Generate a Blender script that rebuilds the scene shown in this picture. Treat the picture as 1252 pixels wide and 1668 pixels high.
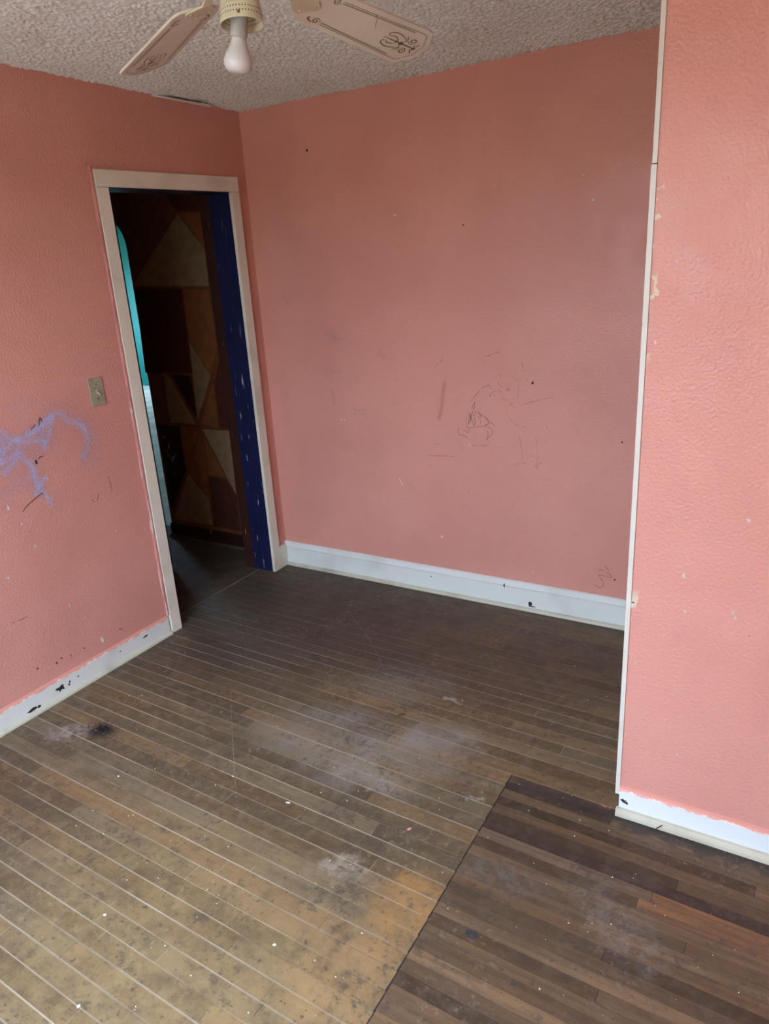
import bpy, bmesh, math, random
import numpy as np
from mathutils import Matrix, Vector

random.seed(7)
rng = np.random.default_rng(11)
for o in list(bpy.data.objects):
    bpy.data.objects.remove(o, do_unlink=True)
scene = bpy.context.scene
COL = scene.collection

# ------------------------------------------------------------------ camera
FPX = 1174.5
CAM = Vector((2.6443, -3.1344, 1.6876))
CR = Vector((0.85976872, 0.50741282, -0.05770595))
CU = Vector((-0.1192654, 0.30937772, 0.94343054))
CF = Vector((-0.49656169, 0.80424975, -0.32651008))
cd = bpy.data.cameras.new('camera')
cam = bpy.data.objects.new('camera', cd); COL.objects.link(cam)
cd.sensor_fit = 'VERTICAL'; cd.sensor_height = 36.0; cd.lens = FPX / 1668 * 36.0
cd.clip_start = 0.05
cam.matrix_world = Matrix(((CR.x, CU.x, -CF.x, CAM.x), (CR.y, CU.y, -CF.y, CAM.y), (CR.z, CU.z, -CF.z, CAM.z), (0, 0, 0, 1)))
scene.camera = cam

# ------------------------------------------------------------------ world and light
world = bpy.data.worlds.new('sky'); scene.world = world; world.use_nodes = True
bg = world.node_tree.nodes['Background']
bg.inputs['Color'].default_value = (0.66, 0.87, 1.16, 1)
bg.inputs['Strength'].default_value = 22.0
vs = scene.view_settings
vs.view_transform = 'Standard'; vs.look = 'None'; vs.gamma = 1.0; vs.use_curve_mapping = False
vs.exposure = 0.42

WIN1 = (0.75, 2.25, 0.65, 2.28)          # rear window: x0, x1, z0, z1 in the wall y = REAR
REAR = -3.70
WIN2 = (3.3, 4.4, 0.8, 1.9)              # far room window: y0, y1, z0, z1 in the wall x = FARX
FARX = -7.6
RIGHT = 3.9


def portal(name, loc, rot, sx, sy):
    ld = bpy.data.lights.new(name, 'AREA'); ld.shape = 'RECTANGLE'; ld.size = sx; ld.size_y = sy
    ld.cycles.is_portal = True
    lo = bpy.data.objects.new(name, ld); COL.objects.link(lo); lo.location = loc; lo.rotation_euler = rot


portal('window_daylight_portal', ((WIN1[0] + WIN1[1]) / 2, REAR - 0.06, (WIN1[2] + WIN1[3]) / 2), (math.radians(90), 0, 0), WIN1[1] - WIN1[0], WIN1[3] - WIN1[2])
portal('far_window_daylight_portal', (FARX - 0.06, (WIN2[0] + WIN2[1]) / 2, (WIN2[2] + WIN2[3]) / 2), (0, math.radians(-90), 0), WIN2[3] - WIN2[2], WIN2[1] - WIN2[0])


# the phone's own flash, just above and left of its lens
fl = bpy.data.lights.new('phone_flash', 'POINT'); fl.energy = 9.0; fl.color = (1.0, 0.92, 0.76); fl.shadow_soft_size = 0.003
flo = bpy.data.objects.new('phone_flash', fl); COL.objects.link(flo)
flo.location = CAM - CR * 0.016 + CU * 0.010


def on(px, py, ax, v):
    """world point where the photograph's pixel meets the plane coordinate[ax] = v"""
    d = CF + CR * ((px - 626) / FPX) + CU * ((834 - py) / FPX)
    return CAM + d * ((v - CAM[ax]) / d[ax])


def atd(px, py, depth):
    return CAM + (CF + CR * ((px - 626) / FPX) + CU * ((834 - py) / FPX)) * depth


# ------------------------------------------------------------------ materials
def lin(r, g, b):
    f = lambda c: (c / 255) / 12.92 if c / 255 <= 0.04045 else ((c / 255 + 0.055) / 1.055) ** 2.4
    return (f(r), f(g), f(b), 1)


class NT:
    def __init__(self, name):
        self.m = bpy.data.materials.new(name); self.m.use_nodes = True
        self.t = self.m.node_tree; self.b = self.t.nodes['Principled BSDF']; self.out = self.t.nodes['Material Output']
        self.b.inputs['Specular IOR Level'].default_value = 0.3
        self.geo = self.t.nodes.new('ShaderNodeNewGeometry')
        self.pos = self.geo.outputs['Position']

    def link(self, a, b): self.t.links.new(a, b)

    def put(self, sock, v):
        if isinstance(v, bpy.types.NodeSocket): self.link(v, sock)
        else: sock.default_value = v

    def vmul(self, vec, s):
        n = self.t.nodes.new('ShaderNodeVectorMath'); n.operation = 'MULTIPLY'
        self.put(n.inputs[0], vec); n.inputs[1].default_value = s; return n.outputs[0]

    def vadd(self, a, b):
        n = self.t.nodes.new('ShaderNodeVectorMath'); n.operation = 'ADD'
        self.put(n.inputs[0], a); self.put(n.inputs[1], b); return n.outputs[0]

    def noise(self, scale, detail=3, rough=0.5, vec=None, stretch=None, col=False):
        v = vec if vec is not None else self.pos
        if stretch: v = self.vmul(v, stretch)
        n = self.t.nodes.new('ShaderNodeTexNoise'); n.inputs['Scale'].default_value = scale
        n.inputs['Detail'].default_value = detail; n.inputs['Roughness'].default_value = rough
        self.link(v, n.inputs['Vector']); return n.outputs['Color' if col else 'Fac']

    def vor(self, scale, vec=None, feature='F1'):
        n = self.t.nodes.new('ShaderNodeTexVoronoi'); n.inputs['Scale'].default_value = scale; n.feature = feature
        self.link(vec if vec is not None else self.pos, n.inputs['Vector']); return n.outputs['Distance']

    def ramp(self, v, a, b, lo=0.0, hi=1.0):
        n = self.t.nodes.new('ShaderNodeMapRange'); n.interpolation_type = 'SMOOTHSTEP'
        self.put(n.inputs['Value'], v); n.inputs['From Min'].default_value = a; n.inputs['From Max'].default_value = b
        n.inputs['To Min'].default_value = lo; n.inputs['To Max'].default_value = hi; return n.outputs['Result']

    def math(self, op, a, b=0.0):
        n = self.t.nodes.new('ShaderNodeMath'); n.operation = op
        self.put(n.inputs[0], a); self.put(n.inputs[1], b); return n.outputs[0]

    def mix(self, fac, a, b, mode='MIX'):
        n = self.t.nodes.new('ShaderNodeMix'); n.data_type = 'RGBA'; n.blend_type = mode
        self.put(n.inputs[0], fac); self.put(n.inputs[6], a); self.put(n.inputs[7], b); return n.outputs[2]

    def sep(self, v=None):
        n = self.t.nodes.new('ShaderNodeSeparateXYZ'); self.link(v if v is not None else self.pos, n.inputs[0]); return n.outputs

    def blob(self, cx, cy, rx, ry, ang=0.0, soft=0.5, warp=None):
        """1 inside an irregular ellipse on the floor plane"""
        n = self.t.nodes.new('ShaderNodeMapping'); n.vector_type = 'TEXTURE'
        n.inputs['Location'].default_value = (cx, cy, 0); n.inputs['Rotation'].default_value = (0, 0, ang)
        n.inputs['Scale'].default_value = (rx, ry, 1e6)
        self.link(warp if warp is not None else self.pos, n.inputs['Vector'])
        l = self.t.nodes.new('ShaderNodeVectorMath'); l.operation = 'LENGTH'; self.link(n.outputs[0], l.inputs[0])
        return self.ramp(l.outputs['Value'], 1.0 + soft / 2, 1.0 - soft / 2)

    def warp(self, scale, amp, detail=3):
        c = self.noise(scale, detail, 0.6, col=True)
        c = self.vadd(c, (-0.5, -0.5, -0.5)); return self.vadd(self.pos, self.vmul(c, (amp, amp, amp)))

    def bump(self, h, strength=0.5, dist=0.002):
        n = self.t.nodes.new('ShaderNodeBump'); n.inputs['Strength'].default_value = strength; n.inputs['Distance'].default_value = dist
        self.put(n.inputs['Height'], h); self.link(n.outputs[0], self.b.inputs['Normal'])

    def done(self, col, rough=0.6, metal=0.0):
        self.put(self.b.inputs['Base Color'], col); self.put(self.b.inputs['Roughness'], rough)
        self.b.inputs['Metallic'].default_value = metal; return self.m


PINK = (0.68, 0.308, 0.24, 1)
PINK2 = (0.62, 0.272, 0.212, 1)
CREAM = (0.62, 0.56, 0.43, 1)


def mat_wall(name, peel_x=None, bumpy=1.0):
    k = NT(name)
    big = k.ramp(k.noise(1.6, 3), 0.35, 0.68)
    c = k.mix(big, PINK, PINK2)
    c = k.mix(k.ramp(k.noise(14, 4), 0.55, 0.8, 0, 0.25), c, (0.55, 0.23, 0.22, 1))
    spk = k.ramp(k.vor(13), 0.045, 0.028)                        # sparse pale chips
    keep = k.ramp(k.noise(5.5, 2), 0.60, 0.66)
    c = k.mix(k.math('MULTIPLY', spk, keep), c, (0.75, 0.62, 0.52, 1))
    drk = k.ramp(k.vor(9.3), 0.028, 0.016)
    c = k.mix(k.math('MULTIPLY', k.math('MULTIPLY', drk, k.ramp(k.noise(4.1, 2), 0.58, 0.64)), 0.8), c, (0.12, 0.05, 0.045, 1))
    if peel_x is not None:                                        # bare plaster where paint came off the outside corner
        x, y, z = k.sep()
        near = k.math('LESS_THAN', x, k.math('ADD', k.math('MULTIPLY', k.noise(38, 3), 0.055), peel_x - 0.012))
        zz = k.math('MULTIPLY', k.ramp(z, 1.38, 1.48), k.ramp(z, 1.90, 1.74))
        pm = k.math('MULTIPLY', k.math('MULTIPLY', near, zz), k.ramp(k.noise(24, 4), 0.50, 0.54))
        zl = k.math('MULTIPLY', k.ramp(z, 0.70, 0.72), k.ramp(z, 0.78, 0.75))
        pm = k.math('ADD', pm, k.math('MULTIPLY', k.math('MULTIPLY', near, zl), k.ramp(k.noise(45, 3), 0.46, 0.52)))
        c = k.mix(pm, c, (0.66, 0.52, 0.36, 1))
    h = k.math('ADD', k.math('MULTIPLY', k.noise(118, 1.5, 0.45), 2.2), k.math('MULTIPLY', k.noise(260, 2), 0.3))
    h = k.math('ADD', h, k.math('MULTIPLY', k.noise(3.0, 2), 3.0))
    k.bump(h, 0.48 * bumpy, 0.0020)
    k.b.inputs['Specular IOR Level'].default_value = 0.45
    return k.done(c, k.ramp(k.noise(8, 2), 0.3, 0.7, 0.40, 0.55))


def mat_trim(name, base=(0.66, 0.66, 0.60, 1), dirt=0.5, rough=0.45, paint_z=None):
    k = NT(name)
    c = k.mix(k.ramp(k.noise(5, 4), 0.45, 0.75, 0, dirt), base, (0.36, 0.31, 0.22, 1))
    fleck = k.ramp(k.noise(60, 4, 0.65), 0.66, 0.72)
    c = k.mix(k.math('MULTIPLY', fleck, dirt), c, (0.09, 0.075, 0.05, 1))
    if paint_z is not None:                                       # wall paint lapped raggedly over the board's top
        x, y, z = k.sep()
        edge = k.math('ADD', k.math('MULTIPLY', k.noise(30, 5, 0.65), 0.032), paint_z - 0.016)
        e2 = k.math('ADD', edge, -0.004)
        c = k.mix(k.math('GREATER_THAN', z, e2), c, (0.74, 0.60, 0.52, 1))
        c = k.mix(k.math('GREATER_THAN', z, edge), c, PINK)
    k.bump(k.noise(40, 4), 0.25, 0.001)
    return k.done(c, rough)


def mat_plain(name, col, rough=0.5, metal=0.0, var=0.12, scale=20, bump=0.0):
    k = NT(name)
    d = tuple(c * (1 - var * 2) for c in col[:3]) + (1,)
    c = k.mix(k.ramp(k.noise(scale, 4), 0.35, 0.7), col, d)
    if bump: k.bump(k.noise(scale * 4, 3), bump, 0.001)
    return k.done(c, rough, metal)


def mat_chipped(name, col, chip, amount=0.64, rough=0.4, stretch=(1, 1, 0.12)):
    k = NT(name)
    c = k.mix(k.ramp(k.noise(7, 3), 0.3, 0.75), col, tuple(a * 0.7 for a in col[:3]) + (1,))
    m = k.ramp(k.noise(55, 3, 0.6, stretch=stretch), amount, amount + 0.025)
    x, y, z = k.sep()
    m = k.math('MULTIPLY', m, k.ramp(z, 1.75, 0.9, 0.15, 1.0))
    c = k.mix(m, c, chip)
    k.bump(k.noise(55, 3, 0.6, stretch=stretch), 0.3, 0.001)
    return k.done(c, rough)


def mat_plank(name, right=False, dusty=True):
    k = NT(name)
    oi = k.t.nodes.new('ShaderNodeObjectInfo')
    tc = k.t.nodes.new('ShaderNodeTexCoord')
    base = oi.outputs['Color']
    mo = k.noise(6.5, 6, 0.72); mo2 = k.noise(19, 6, 0.7)
    grain = k.noise(26, 5, 0.6, stretch=(0.10, 1.6, 1))
    c = k.mix(k.ramp(grain, 0.36, 0.68, 0.0, 0.6 if right else 0.32), base, (0.05, 0.035, 0.024, 1))
    fine = k.noise(170, 4, 0.7, stretch=(0.08, 1, 1))
    c = k.mix(k.ramp(fine, 0.5, 0.75, 0, 0.4), c, (0.045, 0.032, 0.022, 1))
    c = k.mix(k.ramp(mo, 0.40, 0.70, 0.0, 0.30 if not right else 0.18), c, (0.085, 0.068, 0.052, 1))
    c = k.mix(k.ramp(mo2, 0.44, 0.66, 0.0, 0.34 if not right else 0.2), c, (0.26, 0.185, 0.105, 1) if not right else (0.20, 0.135, 0.09, 1))
    w = k.warp(6.5, 0.30, 8)
    w2 = k.warp(20, 0.13, 8)
    N = k.noise(9, 6, 0.7)
    N2 = k.noise(30, 5, 0.7)

    def lay(c, mask, col, amt, br=None):
        f = k.math('MULTIPLY', mask, amt)
        if br is not None: f = k.math('MULTIPLY', f, br)
        return k.mix(f, c, col)
    mott = k.ramp(N, 0.22, 0.72); mott2 = k.ramp(N2, 0.36, 0.62)
    if not right:
        c = lay(c, k.blob(0.35, -0.55, 0.85, 0.62, 0.2, 0.9, w), (0.058, 0.047, 0.040, 1), 0.78)        # traffic grime by the door
        c = lay(c, k.blob(1.35, -0.40, 0.9, 0.42, 0.0, 0.9, w), (0.075, 0.052, 0.038, 1), 0.6)
        c = lay(c, k.blob(1.38, -2.32, 0.62, 0.42, -0.45, 1.0, w), (0.33, 0.222, 0.095, 1), 0.6, mott)        # bare worn tan boards
        c = lay(c, k.blob(1.30, -1.30, 0.36, 0.20, 0.1, 0.8, w), (0.26, 0.225, 0.18, 1), 0.8, mott)       # grey dusty patches
        c = lay(c, k.blob(1.60, -1.13, 0.15, 0.10, 0.2, 0.5, w2), (0.28, 0.245, 0.20, 1), 0.8, mott)
        c = lay(c, k.blob(1.28, -0.86, 0.20, 0.13, 0.3, 0.8, w2), (0.21, 0.18, 0.14, 1), 0.6, mott)
        c = lay(c, k.blob(1.42, -1.42, 0.20, 0.05, -0.15, 0.6, w2), (0.29, 0.25, 0.19, 1), 0.7, mott)
        c = lay(c, k.blob(1.86, -1.84, 0.12, 0.13, 0.0, 0.6, w2), (0.42, 0.215, 0.065, 1), 0.72, mott)      # bare orange wood along the seam
        c = lay(c, k.blob(1.80, -2.10, 0.16, 0.16, 0.0, 0.7, w2), (0.40, 0.235, 0.095, 1), 0.6, mott)
        c = lay(c, k.blob(1.55, -2.0, 0.3, 0.07, 0.0, 0.7, w2), (0.34, 0.20, 0.09, 1), 0.45, mott)
        c = lay(c, k.blob(1.60, -1.80, 0.07, 0.05, 0.0, 0.7, w2), (0.38, 0.33, 0.25, 1), 0.65, mott2)
        c = lay(c, k.blob(1.83, -1.36, 0.035, 0.02, 0.0, 0.6, w2), (0.34, 0.30, 0.24, 1), 0.7)
        c = lay(c, k.blob(0.24, -1.74, 0.10, 0.05, 0.6, 0.7, w2), (0.34, 0.30, 0.26, 1), 0.7, mott2)
        c = lay(c, k.blob(1.52, -0.88, 0.03, 0.015, 0, 0.5, w2), (0.36, 0.33, 0.30, 1), 0.8)
        for cx, cy, rx, ry in ((0.36, -1.67, 0.07, 0.045), (1.02, -1.92, 0.045, 0.02), (1.60, -1.68, 0.09, 0.03), (1.47, -1.62, 0.06, 0.035),
                               (1.80, -1.37, 0.045, 0.025), (1.02, -2.23, 0.03, 0.014), (1.72, -1.99, 0.03, 0.05), (1.35, -1.02, 0.09, 0.02),
                               (1.23, -0.80, 0.16, 0.03), (1.66, -1.86, 0.04, 0.06), (1.36, -2.13, 0.05, 0.015)):
            c = lay(c, k.blob(cx, cy, rx, ry, 0.3, 0.7, w2), (0.05, 0.042, 0.038, 1), 0.55, mott2)
    else:
        c = lay(c, k.blob(2.35, -1.62, 0.16, 0.07, -0.6, 0.9, w2), (0.19, 0.165, 0.135, 1), 0.55, mott2)
        c = lay(c, k.blob(2.02, -1.62, 0.13, 0.05, 0.0, 0.9, w2), (0.17, 0.15, 0.13, 1), 0.5, mott2)
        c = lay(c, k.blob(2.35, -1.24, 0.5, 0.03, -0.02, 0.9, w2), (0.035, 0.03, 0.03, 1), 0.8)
        c = lay(c, k.blob(2.03, -1.83, 0.018, 0.012, 0, 0.5), (0.03, 0.035, 0.045, 1), 0.85)
        c = lay(c, k.blob(2.205, -1.185, 0.05, 0.008, -0.3, 0.5, w2), (0.45, 0.19, 0.17, 1), 0.9)
    spots = k.ramp(k.noise(48, 4, 0.6), 0.62, 0.68)
    c = lay(c, spots, (0.045, 0.04, 0.036, 1), 0.65)
    grime = k.math('MULTIPLY', k.ramp(k.noise(34, 8, 0.78), 0.50, 0.60), k.ramp(k.noise(5, 4, 0.6), 0.40, 0.62))
    c = lay(c, grime, (0.06, 0.05, 0.042, 1), 0.62)
    pale = k.math('MULTIPLY', k.ramp(k.noise(41, 8, 0.78), 0.54, 0.62), k.ramp(k.noise(3.7, 4, 0.6), 0.46, 0.64))
    c = lay(c, pale, (0.30, 0.225, 0.130, 1) if not right else (0.20, 0.165, 0.13, 1), 0.6)
    scuff = k.ramp(k.noise(22, 6, 0.75), 0.62, 0.78)
    c = lay(c, scuff, (0.33, 0.29, 0.23, 1), 0.35)
    if dusty:                                                      # pale dust packed along the long edges of each board
        x, y, z = k.sep(tc.outputs['Object'])
        e = k.ramp(k.math('ABSOLUTE', y), 0.455, 0.50)
        px, py, pz = k.sep()
        e = k.math('MULTIPLY', e, k.ramp(k.noise(3.2, 4, 0.6, stretch=(0.45, 4.3, 1)), 0.38, 0.58))
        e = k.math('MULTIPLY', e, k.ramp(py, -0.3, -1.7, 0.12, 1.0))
        c = k.mix(k.math('MULTIPLY', e, 0.72), c, (0.46, 0.39, 0.28, 1))
    k.bump(k.math('ADD', grain, k.math('MULTIPLY', fine, 0.5)), 0.25, 0.0012)
    rough = k.ramp(N, 0.3, 0.7, 0.42, 0.66)
    return k.done(c, rough)


def mat_crayon(name, col, cover=0.5, scale=260):
    k = NT(name)
    m = k.math('MULTIPLY', k.ramp(k.noise(scale, 3, 0.6), 1 - cover - 0.08, 1 - cover + 0.08), k.ramp(k.noise(45, 3), 0.30, 0.52))
    k.done(col, 0.6)
    tr = k.t.nodes.new('ShaderNodeBsdfTransparent'); mx = k.t.nodes.new('ShaderNodeMixShader')
    k.link(m, mx.inputs[0]); k.link(tr.outputs[0], mx.inputs[1]); k.link(k.b.outputs[0], mx.inputs[2])
    k.link(mx.outputs[0], k.out.inputs['Surface']); return k.m


M = {}
M['wall_left'] = mat_wall('pink_paint_left'); M['wall_back'] = mat_wall('pink_paint_back', bumpy=0.7)
M['wall_front'] = mat_wall('pink_paint_stub', peel_x=2.26, bumpy=1.15)
M['base_back'] = mat_trim('baseboard_white', (0.70, 0.72, 0.66, 1), 0.22)
M['base_left'] = mat_trim('baseboard_white_lapped', (0.70, 0.70, 0.64, 1), 0.35, paint_z=0.088)
M['base_front'] = mat_trim('baseboard_white_ragged', (0.72, 0.75, 0.74, 1), 0.15, paint_z=0.088)
M['shoe'] = mat_trim('shoe_dirty', (0.55, 0.52, 0.40, 1), 0.85)
M['casing'] = mat_trim('casing_offwhite', (0.76, 0.70, 0.57, 1), 0.38)
M['corner'] = mat_trim('corner_strip', (0.66, 0.62, 0.54, 1), 0.15)
M['band'] = mat_chipped('pink_lapped_edge', (0.60, 0.25, 0.22, 1), (0.66, 0.50, 0.40, 1), 0.56)
M['blue'] = mat_chipped('blue_paint', (0.012, 0.015, 0.055, 1), (0.42, 0.42, 0.45, 1), 0.645, 0.35)
M['brown'] = mat_chipped('brown_paint', (0.040, 0.014, 0.009, 1), (0.40, 0.36, 0.30, 1), 0.68, 0.4)
M['hallwall'] = mat_plain('hall_brown', (0.19, 0.060, 0.026, 1), 0.55)
M['p_cream'] = mat_plain('panel_cream', (0.29, 0.185, 0.10, 1), 0.55)
M['p_dark'] = mat_plain('panel_dark', (0.085, 0.026, 0.014, 1), 0.5)
M['p_maroon'] = mat_plain('panel_maroon', (0.045, 0.015, 0.013, 1), 0.45)
M['p_orange'] = mat_plain('panel_orange', (0.26, 0.092, 0.030, 1), 0.5)
M['p_brown'] = mat_plain('panel_brown', (0.18, 0.066, 0.034, 1), 0.5)
M['turq'] = mat_plain('turquoise_paint', (0.028, 0.27, 0.24, 1), 0.6, var=0.03)
M['palefloor'] = mat_plain('pale_floor', (0.80, 0.80, 0.70, 1), 0.6, var=0.15, scale=4)
M['plank'] = mat_plank('worn_planks'); M['plank_r'] = mat_plank('dark_strip_planks', True, False)
M['plank_bare'] = mat_plain('bare_planks', (0.44, 0.34, 0.22, 1), 0.5, var=0.15, scale=9)
M['plank_hall'] = mat_plain('hall_planks', (0.095, 0.064, 0.042, 1), 0.75, var=0.2, scale=9)


def mat_gap():
    k = NT('plank_gap_dust')
    x, y, z = k.sep()
    c = k.mix(k.ramp(k.noise(3.0, 4, stretch=(0.45, 4.3, 1)), 0.40, 0.58), (0.07, 0.058, 0.045, 1), (0.42, 0.355, 0.26, 1))
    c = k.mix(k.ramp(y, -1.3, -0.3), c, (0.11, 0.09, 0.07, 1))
    right = k.math('MULTIPLY', k.math('GREATER_THAN', x, 1.885), k.math('LESS_THAN', y, -1.16))
    c = k.mix(right, c, (0.035, 0.025, 0.02, 1))
    c = k.mix(k.math('LESS_THAN', x, -0.11), c, (0.02, 0.015, 0.012, 1))
    return k.done(c, 0.9)


M['gap'] = mat_gap()


def mat_ceiling():
    k = NT('popcorn_ceiling')
    c = k.mix(k.ramp(k.noise(2.2, 4), 0.4, 0.7), (0.84, 0.89, 0.83, 1), (0.77, 0.80, 0.73, 1))
    c = k.mix(k.ramp(k.noise(70, 4, 0.7), 0.55, 0.75, 0, 0.30), c, (0.46, 0.41, 0.35, 1))
    k.bump(k.noise(240, 3), 0.6, 0.002)
    return k.done(c, 0.85)


M['ceiling'] = mat_ceiling()
M['fan_cream'] = mat_plain('fan_cream', (0.62, 0.57, 0.40, 1), 0.4, var=0.06)
M['fan_blade'] = mat_plain('fan_blade', (0.70, 0.65, 0.52, 1), 0.5, var=0.05, scale=8)
M['gold'] = mat_plain('gold_print', (0.17, 0.125, 0.045, 1), 0.45, var=0.1)
M['gold_pale'] = mat_plain('gold_print_pale', (0.31, 0.26, 0.15, 1), 0.45, var=0.1)
M['brass'] = mat_plain('brass', (0.55, 0.36, 0.08, 1), 0.3, 1.0)
M['hole'] = mat_plain('dark_hole', (0.03, 0.025, 0.02, 1), 0.8)
M['socket'] = mat_plain('socket_grey', (0.40, 0.40, 0.36, 1), 0.5)
M['switch'] = mat_plain('switch_ivory', (0.38, 0.335, 0.22, 1), 0.4, var=0.1, scale=60)
M['toggle'] = mat_plain('toggle_ivory', (0.62, 0.56, 0.45, 1), 0.35)
M['screw'] = mat_plain('screw', (0.16, 0.13, 0.08, 1), 0.4, 0.6)
kb = NT('bulb_glass'); kb.b.inputs['Specular IOR Level'].default_value = 0.5; kb.b.inputs['Subsurface Weight'].default_value = 0.0
M['bulb'] = kb.done(kb.mix(kb.ramp(kb.noise(30, 2), 0.3, 0.7), (0.58, 0.56, 0.54, 1), (0.55, 0.53, 0.50, 1)), 0.2)
M['smudge'] = mat_crayon('grey_smudge', (0.36, 0.21, 0.18, 1), 0.42, 200)
M['rubbed'] = mat_crayon('red_smudge', (0.52, 0.18, 0.15, 1), 0.36, 160)
M['pencil'] = mat_crayon('pencil_line', (0.10, 0.04, 0.035, 1), 0.66, 150)
M['pencil_faint'] = mat_crayon('pencil_line_faint', (0.34, 0.15, 0.125, 1), 0.52, 150)
M['ink'] = mat_plain('dark_ink', (0.035, 0.012, 0.015, 1), 0.5)
M['chip_white'] = mat_plain('chip_white', (0.75, 0.72, 0.65, 1), 0.6)
M['chip_pink'] = mat_plain('chip_pink', (0.78, 0.36, 0.32, 1), 0.6)
M['lint'] = mat_plain('lint', (0.025, 0.022, 0.022, 1), 0.9)
M['sky_blocker'] = mat_plain('sky_blocker_tan', (0.42, 0.34, 0.25, 1), 0.8)  # warm tan for the added wall that cuts off the low sky
M['rear_ext'] = mat_plain('ground', (0.38, 0.36, 0.30, 1), 0.9)


# ------------------------------------------------------------------ mesh helpers
def tag(o, label=None, cat=None, group=None, kind=None):
    if label: o['label'] = label
    if cat: o['category'] = cat
    if group: o['group'] = group
    if kind: o['kind'] = kind
    return o


def obj(name, me, mat=None, parent=None):
    o = bpy.data.objects.new(name, me); COL.objects.link(o)
    if mat is not None and me is not None and not me.materials: me.materials.append(mat)
    if parent is not None: o.parent = parent
    return o


def empty(name, loc=(0, 0, 0)):
    o = bpy.data.objects.new(name, None); COL.objects.link(o); o.location = loc; o.empty_display_size = 0.1
    return o


def mesh(name, v, f, smooth=False):
    me = bpy.data.meshes.new(name); me.from_pydata([tuple(p) for p in v], [], f); me.update()
    bm = bmesh.new(); bm.from_mesh(me); bmesh.ops.recalc_face_normals(bm, faces=bm.faces); bm.to_mesh(me); bm.free()
    if smooth:
        for p in me.polygons: p.use_smooth = True
    return me


X, Y, ZU = Vector((1, 0, 0)), Vector((0, 1, 0)), Vector((0, 0, 1))
BF = [(0, 3, 2, 1), (4, 5, 6, 7), (0, 1, 5, 4), (1, 2, 6, 5), (2, 3, 7, 6), (3, 0, 4, 7)]


def boxes(name, lst, bevel=0.0):
    v = []; f = []
    for x0, x1, y0, y1, z0, z1 in lst:
        n = len(v)
        v += [(x0, y0, z0), (x1, y0, z0), (x1, y1, z0), (x0, y1, z0), (x0, y0, z1), (x1, y0, z1), (x1, y1, z1), (x0, y1, z1)]
        f += [tuple(i + n for i in q) for q in BF]
    me = mesh(name, v, f)
    if bevel:
        bm = bmesh.new(); bm.from_mesh(me)
        bmesh.ops.bevel(bm, geom=list(bm.edges), offset=bevel, segments=2, affect='EDGES', profile=0.5); bm.to_mesh(me); bm.free()
    return me


def prism(name, poly, d, bevel=0.0):
    """poly: 3-D outline, d: thickness vector"""
    d = Vector(d); n = len(poly)
    v = [Vector(p) for p in poly] + [Vector(p) + d for p in poly]
    f = [tuple(range(n)), tuple(range(2 * n - 1, n - 1, -1))] + [(i, (i + 1) % n, n + (i + 1) % n, n + i) for i in range(n)]
    me = mesh(name, v, f)
    if bevel:
        bm = bmesh.new(); bm.from_mesh(me)
        bmesh.ops.bevel(bm, geom=list(bm.edges), offset=bevel, segments=1, affect='EDGES'); bm.to_mesh(me); bm.free()
    return me


def lathe(name, prof, seg=40, base=Vector((0, 0, 0)), axis=Vector((0, 0, 1)), closed=False):
    axis = axis.normalized(); a = axis.orthogonal().normalized(); b = axis.cross(a)
    v = []; f = []
    for r, h in prof:
        for i in range(seg):
            t = 2 * math.pi * i / seg
            v.append(base + axis * h + (a * math.cos(t) + b * math.sin(t)) * r)
    n = len(prof)
    for j in range(n if closed else n - 1):
        for i in range(seg):
            p, q = j * seg, ((j + 1) % n) * seg
            f.append((p + i, p + (i + 1) % seg, q + (i + 1) % seg, q + i))
    if not closed:
        f += [tuple(range(seg)), tuple(range((n - 1) * seg, n * seg))]
    return mesh(name, v, f, True)


def ribbon_data(pts, w, nrm, lift, V, Fc, taper=False):
    """a thin solid stroke lying on a surface with normal nrm"""
    nrm = Vector(nrm); pts = [Vector(p) for p in pts]; n = len(pts); b0 = len(V)
    for i, p in enumerate(pts):
        t = (pts[min(i + 1, n - 1)] - pts[max(i - 1, 0)])
        if t.length < 1e-7: t = Vector((0, 0, 1)).cross(nrm)
        s = nrm.cross(t.normalized()) * (w / 2)
        if taper: s *= max(0.25, math.sin(math.pi * (i + 0.5) / n)) ** 0.6
        V += [p + s + nrm * lift, p - s + nrm * lift]
    for i in range(n - 1):
        a = b0 + 2 * i; Fc.append((a, a + 1, a + 3, a + 2))


def smooth(pts, k=6):
    """Catmull-Rom through the points"""
    P = [Vector(p) for p in pts]
    if len(P) < 3: return [P[0].lerp(P[-1], i / k) for i in range(k + 1)]
    Q = [P[0] * 2 - P[1]] + P + [P[-1] * 2 - P[-2]]; out = []
    for i in range(1, len(Q) - 2):
        for j in range(k):
            t = j / k; a, b, c, d = Q[i - 1:i + 3]
            out.append(0.5 * ((2 * b) + (c - a) * t + (2 * a - 5 * b + 4 * c - d) * t * t + (3 * b - a - 3 * c + d) * t ** 3))
    return out + [P[-1]]


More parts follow.
